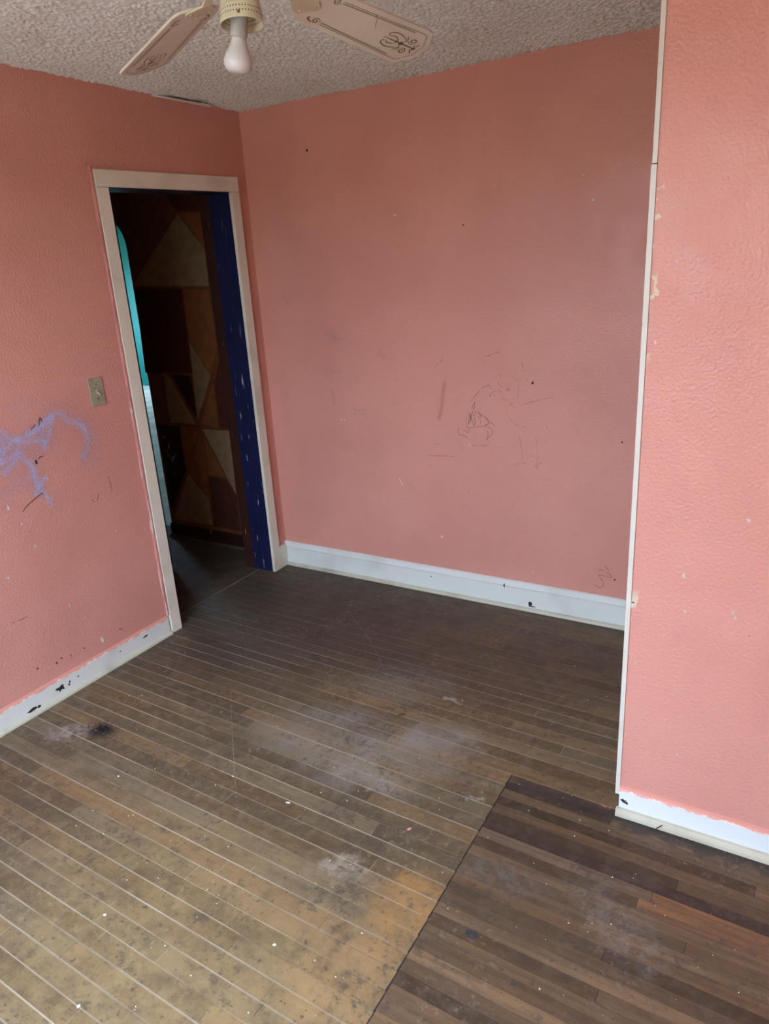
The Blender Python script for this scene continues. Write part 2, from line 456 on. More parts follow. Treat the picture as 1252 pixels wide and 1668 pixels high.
# ------------------------------------------------------------------ the setting: walls
H = 2.44
YC = -1.204; XC = 2.2596
DY0, DY1, DZ0, DZ1 = -0.8958, -0.1455, 2.045, 2.062          # door opening: sides, head height left and right
wall_left = obj('wall_left', boxes('wall_left', [(-0.14, 0, REAR, -0.92, 0, H), (-0.14, 0, -0.125, 0.0, 0, H), (-0.14, 0, -0.92, -0.125, 2.07, H)]), M['wall_left'])
tag(wall_left, 'pink textured wall with the open doorway, light switch and blue crayon scribble', 'wall', kind='structure')
wall_back = obj('wall_back', boxes('wall_back', [(-0.14, 3.4, 0, 0.065, 0, H)]), M['wall_back'])
tag(wall_back, 'far pink wall with faint pencil drawings above a tall white baseboard', 'wall', kind='structure')
wall_front = obj('wall_right', boxes('wall_right', [(XC, RIGHT, YC, YC + 0.11, 0, H)]), M['wall_front'])
tag(wall_front, 'nearest pink wall at the right with paint flaking along its corner', 'wall', kind='structure')
tag(obj('wall_alcove', boxes('wall_alcove', [(3.4, 3.5, YC + 0.11, 0.065, 0, H)]), M['wall_back']), 'pink end wall of the recess behind the nearer wall', 'wall', kind='structure')
tag(obj('wall_east', boxes('wall_east', [(RIGHT, RIGHT + 0.12, REAR, YC + 0.11, 0, H)]), M['wall_left']), 'pink side wall behind the viewer to the right', 'wall', kind='structure')
x0, x1, z0, z1 = WIN1
tag(obj('wall_rear', boxes('wall_rear', [(-0.14, x0, REAR - 0.14, REAR, 0, H), (x1, RIGHT + 0.12, REAR - 0.14, REAR, 0, H), (x0, x1, REAR - 0.14, REAR, 0, z0), (x0, x1, REAR - 0.14, REAR, z1, H)]), M['wall_left']),
    'pink wall behind the viewer holding the window', 'wall', kind='structure')
win = tag(empty('window_1', ((x0 + x1) / 2, REAR, z0)), 'white framed window behind the viewer', 'window', kind='structure')
for i, b in enumerate([(x0 - .07, x0, z0 - .07, z1 + .07), (x1, x1 + .07, z0 - .07, z1 + .07), (x0, x1, z0 - .07, z0), (x0, x1, z1, z1 + .07)]):
    w = obj('window_casing', boxes('window_casing', [(b[0], b[1], REAR, REAR + 0.018, b[2], b[3])]), M['corner'], win); w.matrix_parent_inverse = Matrix.Translation(-Vector(win.location))
w = obj('window_sash', boxes('window_sash', [((x0 + x1) / 2 - .025, (x0 + x1) / 2 + .025, REAR - .08, REAR - .04, z0, z1), (x0, x1, REAR - .08, REAR - .04, 1.38, 1.42)]), M['corner'], win)
w.matrix_parent_inverse = Matrix.Translation(-Vector(win.location))
tag(obj('wall_sky_blocker', boxes('wall_sky_blocker', [(-14, 16, -7.8, -7.6, -0.7, 2.5)]), M['sky_blocker']), 'unseen tan wall added outside the rear window to block low sky', 'wall', kind='structure')  # invented, out of view: hides sky near the horizon so upper walls stay darker
tag(obj('ground', boxes('ground', [(-60, 60, -60, 60, -0.75, -0.7)]), M['rear_ext']), 'ground outside the house', 'ground', kind='structure')

# ceiling: real popcorn lumps over the part in view
def val_noise(nx, ny, step, seed, h):
    r = np.random.default_rng(seed); gx, gy = int(nx * h / step) + 3, int(ny * h / step) + 3
    g = r.random((gx, gy)); X = np.arange(nx) * h / step; Y = np.arange(ny) * h / step
    xi, yi = X.astype(int), Y.astype(int); fx, fy = (X - xi)[:, None], (Y - yi)[None, :]
    fx = fx * fx * (3 - 2 * fx); fy = fy * fy * (3 - 2 * fy)
    a = g[np.ix_(xi, yi)]; b = g[np.ix_(xi + 1, yi)]; c = g[np.ix_(xi, yi + 1)]; d = g[np.ix_(xi + 1, yi + 1)]
    return (a * (1 - fx) + b * fx) * (1 - fy) + (c * (1 - fx) + d * fx) * fy


hs = 0.0038; cx1, cy0 = 2.60, -2.30
nx, ny = int(cx1 / hs) + 1, int(-cy0 / hs) + 1
Z = val_noise(nx, ny, 0.0088, 1, hs) * 0.55 + val_noise(nx, ny, 0.0055, 2, hs) * 0.45
Z = np.clip((Z - 0.40) / 0.35, 0, 1) ** 0.8 * 0.0058 + val_noise(nx, ny, 0.16, 3, hs) * 0.004
GX, GY = np.meshgrid(np.arange(nx) * hs, -np.arange(ny) * hs, indexing='ij')
V = np.stack([GX, GY, H - Z], -1).reshape(-1, 3)
I = np.arange(nx * ny).reshape(nx, ny)
Q = np.stack([I[:-1, :-1], I[:-1, 1:], I[1:, 1:], I[1:, :-1]], -1).reshape(-1, 4)
me = bpy.data.meshes.new('ceiling')
nb = len(V); GX1, GY0 = (nx - 1) * hs, -(ny - 1) * hs
xb = [(-0.14, -0.0), (GX1, RIGHT + .12)]
extra = [(-0.14, REAR, H - .002), (RIGHT + .12, REAR, H - .002), (RIGHT + .12, GY0, H - .002), (-0.14, GY0, H - .002),
         (GX1, GY0, H - .002), (RIGHT + .12, 0.065, H - .002), (GX1, 0.065, H - .002),
         (-.14, REAR, H + .1), (RIGHT + .12, REAR, H + .1), (RIGHT + .12, .065, H + .1), (-.14, .065, H + .1)]
V = np.vstack([V, np.array(extra)])
faces = Q.tolist() + [[nb, nb + 3, nb + 2, nb + 1], [nb + 4, nb + 6, nb + 5, nb + 2], [nb + 7, nb + 8, nb + 9, nb + 10]]
me.from_pydata(V.tolist(), [], faces); me.update()
for p in me.polygons: p.use_smooth = True
ceiling = tag(obj('ceiling', me, M['ceiling']), 'off-white popcorn textured ceiling with grey dust', 'ceiling', kind='structure')
# crack where the ceiling texture has come away along the wall
Vv, Fc = [], []
ribbon_data(smooth([(0.030, -0.56, H - .0105), (0.042, -0.48, H - .0105), (0.046, -0.40, H - .0105), (0.050, -0.32, H - .0105), (0.058, -0.245, H - .0105)], 5), 0.013, (0, 0, -1), 0.0, Vv, Fc, True)
ribbon_data(smooth([(0.075, -0.40, H - .0105), (0.082, -0.35, H - .0105), (0.090, -0.32, H - .0105)], 5), 0.008, (0, 0, -1), 0.0, Vv, Fc, True)
tag(obj('ceiling_crack', mesh('ceiling_crack', Vv, Fc), M['hole'], ceiling), 'dark crack in the ceiling edge above the door')
lip = prism('ceiling_flap', [(0.006, -0.57, H - .012), (0.034, -0.50, H - .012), (0.040, -0.40, H - .012), (0.046, -0.24, H - .012), (0.006, -0.20, H - .012)], (0, 0, 0.004))
tag(obj('loose_ceiling_edge', lip, M['ceiling'], ceiling), 'loose strip of ceiling skin beside the crack')

# ------------------------------------------------------------------ floor boards
PA = -0.0265
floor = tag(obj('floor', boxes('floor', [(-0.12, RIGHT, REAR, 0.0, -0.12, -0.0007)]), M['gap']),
            'worn wooden strip floor, greyed and stained, boards running to the far wall', 'floor', kind='structure')
unit = boxes('plank', [(-.5, .5, -.5, .5, -1, 0)])
unit_r = unit.copy(); unit_h = unit.copy()
unit.materials.append(M['plank']); unit_r.materials.append(M['plank_r']); unit_h.materials.append(M['plank_hall'])
ca, sa = math.cos(PA), math.sin(PA)
nplank = 0


def plank(me, xa, xb_, q0, q1, colr, parent, dz=None):
    """a board between xa..xb_ along the rows, rows measured by q = y - PA*x"""
    global nplank
    o = bpy.data.objects.new('plank', me); COL.objects.link(o)
    xc = (xa + xb_) / 2; qc = (q0 + q1) / 2
    o.location = (xc, qc + PA * xc, random.uniform(-0.0003, 0.0004) if dz is None else dz)
    o.rotation_euler = (random.uniform(-.004, .004), 0, PA)
    o.scale = (abs(xb_ - xa), abs(q1 - q0), 0.008)
    o.color = colr; o.parent = parent; nplank += 1
    return o


def shade(base, lo, hi, warm=0.06):
    s = random.uniform(lo, hi); w = random.uniform(-warm, warm)
    return (base[0] * s * (1 + w), base[1] * s, base[2] * s * (1 - w), 1)


PITCH = 0.0584; Q0 = -1.380
SEAM = lambda y: 1.902 - 0.0145 * (y + 1.65)
BW = (0.165, 0.112, 0.058)
k = -26
rest_v, rest_f = [], []
while True:
    qa = Q0 - PITCH * k; qb = qa - PITCH
    k += 1
    if qa > 0.02 + PITCH: continue
    if qb < -2.80: break
    top = min(qa, -0.004 + 0.0)
    if top - qb < 0.012: continue
    y_mid = (top + qb) / 2 + PA * 1.5
    xl = -0.097 if -0.865 < y_mid < -0.175 else 0.004; xr = SEAM(y_mid) if y_mid < -1.19 else 3.35
    if y_mid < -2.3: xl = 0.5
    x = xl + (-random.uniform(0, 0.3) if xl > .1 else 0.0)
    first = True
    while x < xr - 0.02:
        L = random.uniform(0.32, 0.95) if not first else random.uniform(0.15, 0.9)
        first = False
        xe = x + L
        if xr - xe < 0.14: xe = xr
        if x > 2.5: xe = xr
        plank(unit, x + 0.0006, xe - 0.0008, qb + 0.0007, top - 0.0007, shade(BW, 0.62, 1.32, 0.12), floor)
        x = xe
# narrow dark strips right of the seam
k = 0; PR = 0.0388; QR = -1.143
BR = (0.138, 0.084, 0.042)
special = {}
while True:
    qa = QR - PR * k; qb = qa - PR; k += 1
    if qb < -2.35: break
    y_mid = (qa + qb) / 2 + PA * 2.2
    if y_mid > -1.185: continue
    xl = SEAM(y_mid); x = xl; tone = random.choice([0.42, 0.65, 0.9, 1.0, 1.2, 1.5])
    while x < 3.2:
        L = random.uniform(0.35, 1.2); xe = min(x + L, 3.3)
        if x > 2.75: xe = 3.3
        c = shade(BR, 0.85 * tone, 1.12 * tone)
        qm = (qa + qb) / 2
        if -1.475 < qm < -1.395 and xe > 2.45 and x < 2.6: c = (0.235, 0.118, 0.052, 1)
        if -1.40 < qm < -1.36: c = (0.042, 0.026, 0.020, 1)
        if -1.44 < qm < -1.40 and x < 2.0: c = (0.17, 0.115, 0.07, 1)
        if -1.475 < qm < -1.395 and x < 2.1: xe = 2.40 + random.uniform(-.02, .02)
        plank(unit_r, x + (0.003 if x == xl else 0.0005), xe - 0.0006, qb + 0.0004, qa - 0.0004, c, floor)
        x = xe
        tone = random.choice([0.45, 0.7, 0.95, 1.1, 1.4])
# the boards beyond the picture, joined
lst = []
y = -2.82
while y > REAR + 0.06:
    lst.append((0.01, RIGHT - 0.01, y - PITCH + .001, y - .001, -.006, 0)); y -= PITCH
o = obj('plank_field', boxes('plank_field', lst), M['plank_bare'], floor); o['kind'] = 'stuff'

# ------------------------------------------------------------------ baseboards
def extrude_profile(name, prof, a, b, out, mat, parent=None, kind=None):
    """prof: (offset from wall, z); runs from a to b, out = unit vector away from the wall"""
    a, b, out = Vector(a), Vector(b), Vector(out); n = len(prof); v = []
    for e in (a, b):
        for p, z in prof: v.append(e + out * p + Vector((0, 0, z)))
    f = [tuple(range(n)), tuple(range(2 * n - 1, n - 1, -1))] + [(i, (i + 1) % n, n + (i + 1) % n, n + i) for i in range(n)]
    return obj(name, mesh(name, v, f), mat, parent)


PB = [(0, 0), (0.015, 0), (0.015, 0.112), (0.019, 0.116), (0.019, 0.122), (0.013, 0.130), (0.011, 0.142), (0.004, 0.147), (0, 0.147)]
SH = [(0.0, 0.001), (0.016, 0.001), (0.0155, 0.007), (0.013, 0.012), (0.008, 0.016), (0.002, 0.018), (0, 0.018)]
SH2 = [(0.0, 0.001), (0.018, 0.001), (0.0175, 0.012), (0.015, 0.019), (0.009, 0.024), (0.002, 0.025), (0, 0.025)]
bb = extrude_profile('baseboard_back', PB, (0.0, -0.0005, 0), (3.4, -0.0005, 0), (0, -1, 0), M['base_back'])
tag(bb, 'tall white baseboard with moulded top along the far pink wall', 'baseboard', kind='structure')
tag(extrude_profile('shoe_moulding', SH, (0.02, -0.0155, 0), (3.4, -0.0155, 0), (0, -1, 0), M['shoe'], bb), 'grimy cream shoe moulding at the floor')
bl = extrude_profile('baseboard_left', [(0, 0), (0.013, 0), (0.013, 0.088), (0.009, 0.094), (0, 0.098)], (0.0005, REAR, 0), (0.0005, -0.968, 0), (1, 0, 0), M['base_left'])
tag(bl, 'low chipped white baseboard under the crayoned wall', 'baseboard', kind='structure')
tag(extrude_profile('shoe_moulding', SH, (0.0135, REAR, 0), (0.0135, -0.968, 0), (1, 0, 0), M['shoe'], bl), 'grimy shoe moulding')
br = extrude_profile('baseboard_right', [(0, 0), (0.012, 0), (0.012, 0.086), (0.008, 0.094), (0, 0.099)], (XC, YC - .0005, 0), (RIGHT, YC - .0005, 0), (0, -1, 0), M['base_front'])
tag(br, 'white baseboard with ragged pink paint edge under the nearest wall', 'baseboard', kind='structure')
tag(extrude_profile('shoe_moulding', SH2, (XC - .006, YC - .0125, 0), (RIGHT, YC - .0125, 0), (0, -1, 0), M['shoe'], br), 'dirty cream shoe moulding')


def splat(name, c, ux, uy, rx, ry, nrm, mat, parent, label, n=14, jag=0.35, th=0.0006):
    c, ux, uy, nrm = Vector(c), Vector(ux), Vector(uy), Vector(nrm)
    pts = []
    for i in range(n):
        t = 2 * math.pi * i / n; s = 1 + random.uniform(-jag, jag)
        pts.append(c + ux * (math.cos(t) * rx * s) + uy * (math.sin(t) * ry * s))
    o = obj(name, prism(name, pts, nrm * th), mat, parent)
    if label: o['label'] = label
    return o


splat('knot_hole', (1.538, -0.0156, 0.040), X, ZU, 0.011, 0.013, -Y, M['hole'], bb, 'dark round hole in the white baseboard', 12, 0.2)
splat('chip', (1.402, -0.0196, 0.118), X, ZU, 0.004, 0.012, -Y, M['hole'], bb, None, 9)
splat('chip', (1.545, -0.0156, 0.027), X, ZU, 0.022, 0.003, -Y, M['hole'], bb, None, 9)
splat('chip', (0.985, -0.0156, 0.09), X, ZU, 0.004, 0.003, -Y, M['hole'], bb, None, 8)
splat('knot_hole', (0.0136, -1.588, 0.050), Y, ZU, 0.022, 0.012, X, M['hole'], bl, 'dark hole in the low baseboard', 13, 0.45)
for yy, zz, a, b in ((-1.545, .056, .006, .004), (-1.55, .045, .005, .004), (-1.50, .058, .005, .003), (-1.735, .028, .022, .007), (-1.70, .026, .008, .006), (-1.27, .06, .004, .003), (-1.12, .062, .012, .004)):
    splat('chip', (0.0136, yy, zz), Y, ZU, a, b, X, M['hole'], bl, None, 10, 0.5)
splat('chip', (XC + .014, YC - .0126, 0.052), X, ZU, 0.008, 0.006, -Y, M['ink'], br, 'dark gouge at the corner end', 11, 0.6)
splat('chip', (XC + .022, YC - .0126, 0.046), X, ZU, 0.005, 0.005, -Y, M['ink'], br, None, 9, 0.6)
splat('crack', (XC + .125, YC - .031, 0.010), (X + ZU * 1.2).normalized(), (X * 1.2 - ZU).normalized(), 0.016, 0.002, -Y, M['ink'], br, None, 9, 0.3)

# corner trim strip: two lengths of thin board on the end of the nearest wall
for i, (za, zb_, dx) in enumerate(((0.064, 1.868, 0.0), (1.870, 2.432, 0.002))):
    o = obj('trim_%d' % (i + 1), boxes('trim', [(XC - 0.0145 + dx, XC - 0.0005, YC - 0.004, YC + 0.10, za, zb_)], 0.0012), M['corner'])
    tag(o, ['long white corner strip on the end of the nearest wall', 'short upper white corner strip by the ceiling'][i], 'trim', kind='structure')

# ------------------------------------------------------------------ doorway
door = tag(empty('door_1', (0, (DY0 + DY1) / 2, 0)), 'open doorway with off-white casing and chipped dark blue jamb', 'doorway', kind='structure')


def part(name, me, mat, parent=door, label=None):
    o = obj(name, me, mat, parent)
    r = parent
    while r is not None:
        if r.type == 'EMPTY': break
        r = r.parent
    if parent.type == 'EMPTY': o.matrix_parent_inverse = Matrix.Translation(-Vector(parent.location))
    if label: o['label'] = label
    return o


cz = 0.019
part('casing', boxes('casing', [(0.0, cz, -0.9579, DY0, 0.0, 2.047)], 0.002), M['casing'])
part('casing', boxes('casing', [(0.0, cz, DY1, -0.0843, 0.0, 2.063)], 0.002), M['casing'])
part('casing_head', prism('casing_head', [(0, -0.9579, 2.0475), (0, -0.0843, 2.0635), (0, -0.0843, 2.134), (0, -0.9579, 2.114)], (cz, 0, 0), 0.002), M['casing'])
part('casing_edge', boxes('casing_edge', [(0.0, 0.0155, -0.971, -0.9585, 0.10, 2.125)], 0.003), M['band'], label='pink painted outer edge of the casing')
part('jamb', boxes('jamb', [(-0.139, 0.016, DY1 + .0005, DY1 + 0.018, 0.0, 2.06)], 0.001), M['blue'], label='chipped dark blue door jamb')
part('jamb_bead', boxes('jamb_bead', [(-0.060, -0.048, DY1 - 0.004, DY1, 0.0, 2.055)], 0.001), M['blue'])
part('jamb_bead', boxes('jamb_bead', [(-0.100, -0.090, DY1 - 0.005, DY1, 0.0, 2.055)], 0.001), M['blue'])
part('jamb', boxes('jamb', [(-0.139, 0.016, DY0 - 0.018, DY0 - .0005, 0.0, 2.043)], 0.001), M['blue'])
part('jamb_head', prism('jamb_head', [(0.016, DY0 - .018, 2.0455), (0.016, DY1 + .018, 2.0615), (-.139, DY1 + .018, 2.0615), (-.139, DY0 - .018, 2.0455)], (0, 0, 0.02)), M['blue'])
part('hall_jamb', boxes('hall_jamb', [(-0.204, -0.1395, DY1 - 0.002, DY1 + 0.018, 0.0, 2.10)], 0.001), M['brown'], label='chipped brown jamb on the hall side')
# the brown door leaf, standing open into the hall
LD = Vector((-0.640, 0.768, 0)); LN = Vector((0.768, 0.640, 0)); L0 = Vector((-0.163, DY0 + 0.004, 0.012))
leaf = part('door_leaf', prism('door_leaf', [L0, L0 + LD * 0.715, L0 + LD * 0.715 + ZU * 2.015, L0 + ZU * 2.015], -LN * 0.034, 0.001), M['brown'], label='dark brown door standing open into the hall')
for zz0, zz1 in ((0.20, 0.92), (1.06, 1.86)):
    a0 = L0 + LD * 0.12; a1 = L0 + LD * 0.60
    obj('door_panel', prism('door_panel', [a0 + ZU * zz0, a1 + ZU * zz0, a1 + ZU * zz1, a0 + ZU * zz1], LN * 0.006, .002), M['brown'], leaf)
part('hall_jamb', boxes('hall_jamb', [(-0.160, -0.1405, DY0 - 0.06, DY0 - 0.001, 0.0, 2.10)], 0.001), M['brown'])
part('hall_jamb_head', boxes('hall_jamb_head', [(-0.160, -0.1405, DY0 - .06, DY1 + .018, 2.062, 2.13)]), M['brown'])
M['thresh'] = mat_plain('threshold', (0.17, 0.14, 0.10, 1), 0.7)
part('threshold_edge', boxes('threshold_edge', [(-0.106, -0.098, DY0, DY1, -0.001, 0.0012)]), M['thresh'], label='pale worn threshold joint')

# corner block between casing and baseboard
tag(obj('trim_3', boxes('trim_3', [(0.0005, 0.017, -0.0835, -0.020, 0.0, 0.135)], 0.0015), M['casing']), 'small off-white block at the floor in the far corner', 'trim', kind='structure')

# ------------------------------------------------------------------ hall beyond the door
HY = 0.07
# wall with the arched opening and the painted geometric panels
arch = [(-0.142, HY, 0), (-1.045, HY, 0), (-1.045, HY, 1.885), (-1.056, HY, 1.925), (-1.078, HY, 1.965), (-1.11, HY, 2.0), (-1.16, HY, 2.03), (-1.25, HY, 2.05), (-1.75, HY, 2.05), (-1.86, HY, 2.02), (-1.93, HY, 1.93), (-1.945, HY, 1.80), (-1.945, HY, 0), (-2.7, HY, 0), (-2.7, HY, H), (-0.142, HY, H)]
hall_wall = tag(obj('wall_hall', prism('wall_hall', arch, (0, 0.13, 0)), M['hallwall']), 'hall wall of painted brown and cream triangles seen through the door', 'wall', kind='structure')


def CA(x, y): return (130 + x / 3.384, 260 + y / 3.384)
def CB(x, y): return (130 + x / 3.384, 600 + y / 3.384)
def CC(x, y): return (180 + x / 5.211, 300 + y / 5.211)


panels = [
    ('p_cream', [CC(570, 255), CC(800, 555), CC(835, 865), CC(205, 865), CC(200, 845)]),
    ('p_brown', [CC(15, 60), CC(430, 60), CC(545, 240), CC(340, 590), CC(195, 820), CC(130, 490), CC(75, 350), CC(35, 280)]),
    ('p_dark', [CC(460, 60), CC(745, 60), CC(755, 232), CC(562, 232)]),
    ('p_orange', [CC(592, 246), CC(750, 242), CC(795, 520)]),
    ('p_dark', [CC(210, 888), CC(605, 892), CC(640, 1200), CC(690, 1600), CC(300, 1600)]),
    ('p_orange', [CC(615, 897), CC(835, 897), CC(905, 1380), CC(850, 1630), CC(672, 1318)]),
    ('p_cream', [(308.8, 558), (343, 613), (322.7, 682)]),
    ('p_cream', [(263, 591), (319, 691), (278.5, 688)]),
    ('p_maroon', [(279, 610), (311, 612.5), (320.5, 681)]),
    ('p_orange', [(347, 624), (356, 695), (327, 691)]),
    ('p_cream', [(330, 699), (374, 702), (384, 803)]),
    ('p_maroon', [(258, 692), (292, 694.6), (296.5, 730), (302.5, 765), (280, 833)]),
    ('p_orange', [(294.5, 695), (319, 697), (323, 703), (306, 764), (298, 724)]),
    ('p_orange', [(325, 709), (336, 742), (337.5, 806), (307.5, 768)]),
    ('p_orange', [(331.5, 709), (366, 776), (339, 773), (337, 742)]),
    ('p_cream', [(306.4, 771), (339.5, 813), (346.5, 855), (284, 845)]),
    ('p_dark', [(340.5, 775), (367.5, 780), (385.5, 807), (392.5, 865), (349.5, 857)]),
    ('p_brown', [(246, 612), (261.5, 596), (276.5, 687), (257, 689)]),
    ('p_dark', [(350, 624), (362, 560), (374, 699), (359, 697)]),
]
for mn, poly in panels:
    pts = [on(px, py, 1, HY - 0.0005) for px, py in poly]
    obj('panel', prism('panel', pts, (0, -0.004, 0)), M[mn], hall_wall)
M['scratch'] = mat_plain('scratch_pale', (0.30, 0.26, 0.24, 1), 0.6)
for (px, py, a, b, ang) in ((267, 712, .006, .016, .4), (275, 728, .005, .02, -.5), (281, 748, .006, .03, -.7), (276, 742, .004, .012, -.4), (285, 741, .003, .016, -.6), (272, 736, .003, .02, .3), (274, 785, .004, .012, .1), (283, 771, .003, .008, 0)):
    p = on(px, py, 1, HY - 0.0046); ux = X * math.cos(ang) + ZU * math.sin(ang); uz = -X * math.sin(ang) + ZU * math.cos(ang)
    splat('scratch', p, ux, uz, a, b, -Y, M['scratch'], hall_wall, None, 9, 0.5, 0.0004)
hb = extrude_profile('baseboard_hall', [(0, 0), (0.014, 0), (0.014, 0.085), (0.008, 0.095), (0, 0.095)], (-0.145, HY - .0005, 0), (-1.045, HY - .0005, 0), (0, -1, 0), M['brown'])
tag(hb, 'dark brown baseboard under the triangle-painted hall wall', 'baseboard', kind='structure')
tag(extrude_profile('shoe_moulding', SH, (-0.145, HY - .0145, 0), (-1.05, HY - .0145, 0), (0, -1, 0), M['plank_hall'], hb), 'worn pale shoe strip')
hf = tag(obj('floor_hall', boxes('floor_hall', [(-2.7, -0.12, -1.6, HY + .13, -0.12, -0.0012)]), M['gap']), 'dark wooden hall floor beyond the doorway', 'floor', kind='structure')
r_ = 0
yq = HY + 0.10
while yq > -1.1:
    x = -0.107
    while x > -1.9:
        L = random.uniform(0.5, 1.1); xe = max(x - L, -2.0)
        plank(unit_h, xe + .0005, x - .0005, yq - PITCH + .0006, yq - .0006, (1, 1, 1, 1), hf, 0.0)
        x = xe
    yq -= PITCH
tag(obj('wall_hall_end', boxes('wall_hall_end', [(-2.82, -2.7, -1.6, HY + .13, 0, H)]), M['hallwall']), 'brown end wall of the hall', 'wall', kind='structure')
tag(obj('wall_hall_near', boxes('wall_hall_near', [(-2.82, -0.14, -1.72, -1.6, 0, H)]), M['hallwall']), 'brown near wall of the hall', 'wall', kind='structure')
tag(obj('ceiling_hall', boxes('ceiling_hall', [(-2.82, -0.14, -1.72, HY + .13, H, H + .1)]), M['hallwall']), 'brown hall ceiling', 'ceiling', kind='structure')

# far turquoise room
FY = 5.1
ya, yb, za, zb2 = WIN2
tag(obj('wall_far', boxes('wall_far', [(FARX, 0.5, FY, FY + .12, 0, H + .3)]), M['turq']), 'turquoise wall of the far room seen through the arch', 'wall', kind='structure')
tag(obj('wall_far_window', boxes('wall_far_window', [(FARX - .12, FARX, 0.2, ya, 0, H + .3), (FARX - .12, FARX, yb, FY + .12, 0, H + .3), (FARX - .12, FARX, ya, yb, 0, za), (FARX - .12, FARX, ya, yb, zb2, H + .3)]), M['turq']), 'turquoise window wall of the far room', 'wall', kind='structure')
tag(obj('wall_far_side', boxes('wall_far_side', [(0.5, 0.62, 0.2, FY + .12, 0, H + .3)]), M['turq']), 'turquoise side wall of the far room', 'wall', kind='structure')
tag(obj('wall_far_near', boxes('wall_far_near', [(FARX - .12, -2.7, HY + .01, HY + .13, 0, H + .3), (-2.7, 0.62, HY + .131, HY + .15, H, H + .3), (-.14, .62, HY + .131, HY + .15, 0, H)]), M['turq']), 'turquoise near wall of the far room beside the arch', 'wall', kind='structure')
tag(obj('ceiling_far', boxes('ceiling_far', [(FARX - .12, .62, HY, FY + .12, H + .3, H + .4)]), M['ceiling']), 'plain ceiling of the far room', 'ceiling', kind='structure')
ff = tag(obj('floor_far', boxes('floor_far', [(FARX - .12, .62, HY + .13, FY + .12, -.12, -0.001)]), M['palefloor']), 'pale greenish board floor of the far room', 'floor', kind='structure')
tag(obj('baseboard_far', boxes('baseboard_far', [(FARX, .5, FY - .015, FY, 0, .13)]), M['turq']), 'turquoise baseboard in the far room', 'baseboard', kind='structure')

# ------------------------------------------------------------------ marks on the walls
def wall_left_pt(px, py): return on(px, py, 0, 0.0)
def wall_back_pt(px, py): return on(px, py, 1, 0.0)


def strokes(name, lines, plane, nrm, width, mat, parent, label, copies=1, jit=0.0, lift=0.0016, taper=False):
    Vv, Fc = [], []
    for ln in lines:
        for c in range(copies):
            pts = []
            ox, oy = random.uniform(-jit, jit), random.uniform(-jit, jit)
            for px, py in ln:
                pts.append(plane(px + ox + random.uniform(-jit, jit) * .5, py + oy + random.uniform(-jit, jit) * .5))
            ribbon_data(smooth(pts, 5), width * random.uniform(.7, 1.3), nrm, lift + random.uniform(0, .0006), Vv, Fc, taper)
    o = obj(name, mesh(name, Vv, Fc), mat, parent)
    if label: o['label'] = label
    return o


def flecks(name, lines, plane, nrm, mat, parent, label, spread, dens, size):
    Vv, Fc = [], []
    nrm = Vector(nrm)
    for ln in lines:
        pts = smooth([plane(*p) for p in ln], 8)
        for i in range(len(pts) - 1):
            a, b = pts[i], pts[i + 1]; d = b - a
            if d.length < 1e-6: continue
            t = d.normalized(); sd = nrm.cross(t)
            for q in range(int(dens * d.length * 1000 + random.random())):
                ang = random.gauss(0, .45); tt = t * math.cos(ang) + sd * math.sin(ang); ss = nrm.cross(tt)
                c = a + d * random.random() + sd * random.gauss(0, spread) + nrm * random.uniform(.0012, .0019)
                l = size * random.uniform(.5, 1.6); w = size * random.uniform(.22, .5); n0 = len(Vv)
                Vv += [c - tt * l - ss * w * .3, c + ss * w, c + tt * l + ss * w * .2, c - ss * w * .9]
                Fc.append((n0, n0 + 1, n0 + 2, n0 + 3))
    o = obj(name, mesh(name, Vv, Fc), mat, parent); o['kind'] = 'stuff'; o['label'] = label
    return o


def CD(*p): return [(x / 6.956, 630 + y / 6.956) for x, y in p]
heavy = [CD((0, 480), (50, 560), (210, 600), (330, 520), (480, 430), (600, 330)), CD((480, 430), (600, 320), (680, 290), (750, 380), (880, 410), (980, 480)),
         CD((880, 410), (970, 500), (990, 620), (970, 740), (920, 820)), CD((215, 600), (200, 720), (160, 860), (20, 1000)),
         CD((240, 640), (380, 600), (480, 630), (530, 720)), CD((210, 740), (300, 850), (370, 960), (410, 1080), (465, 1180)), CD((0, 760), (60, 720), (120, 640), (230, 590)),
         CD((480, 430), (470, 540), (510, 660)), CD((465, 1180), (560, 1270), (590, 1360)), CD((540, 1020), (450, 1120), (400, 1240)), CD((0, 870), (100, 820), (200, 720)),
         CD((0, 560), (30, 680), (10, 900)), CD((340, 820), (390, 1000), (440, 1130)), CD((600, 320), (560, 480), (520, 640)), CD((290, 560), (420, 480), (560, 360))]
faint = [CD((90, 280), (110, 200), (300, 200), (450, 190), (560, 240)), CD((220, 400), (240, 320)), CD((700, 270), (860, 330), (1000, 440), (1080, 560), (1070, 720), (1000, 860), (900, 880)),
         CD((0, 1250), (150, 1160), (300, 1130)), CD((0, 1190), (120, 1140), (260, 1060)), CD((0, 1370), (150, 1350)), CD((730, 440), (750, 540)), CD((300, 680), (420, 780), (380, 900)),
         CD((250, 650), (420, 660), (500, 760)), CD((100, 600), (150, 760), (120, 920)), CD((60, 560), (90, 700), (50, 880)), CD((550, 500), (620, 620), (600, 760)), CD((0, 1000), (200, 980), (340, 1080)), CD((300, 1000), (340, 1120), (440, 1170))]
M['crayon'] = mat_plain('blue_crayon', (0.50, 0.55, 0.86, 1), 0.6, var=0.04); M['crayon_faint'] = mat_plain('violet_crayon', (0.56, 0.38, 0.48, 1), 0.6, var=0.05)
flecks('crayon_scribble', heavy, wall_left_pt, X, M['crayon'], wall_left, 'pale blue crayon scribble', .0080, 2.1, .0024)
flecks('crayon_haze', heavy + faint, wall_left_pt, X, M['crayon_faint'], wall_left, 'faint violet crayon haze', .018, 1.6, .0024)
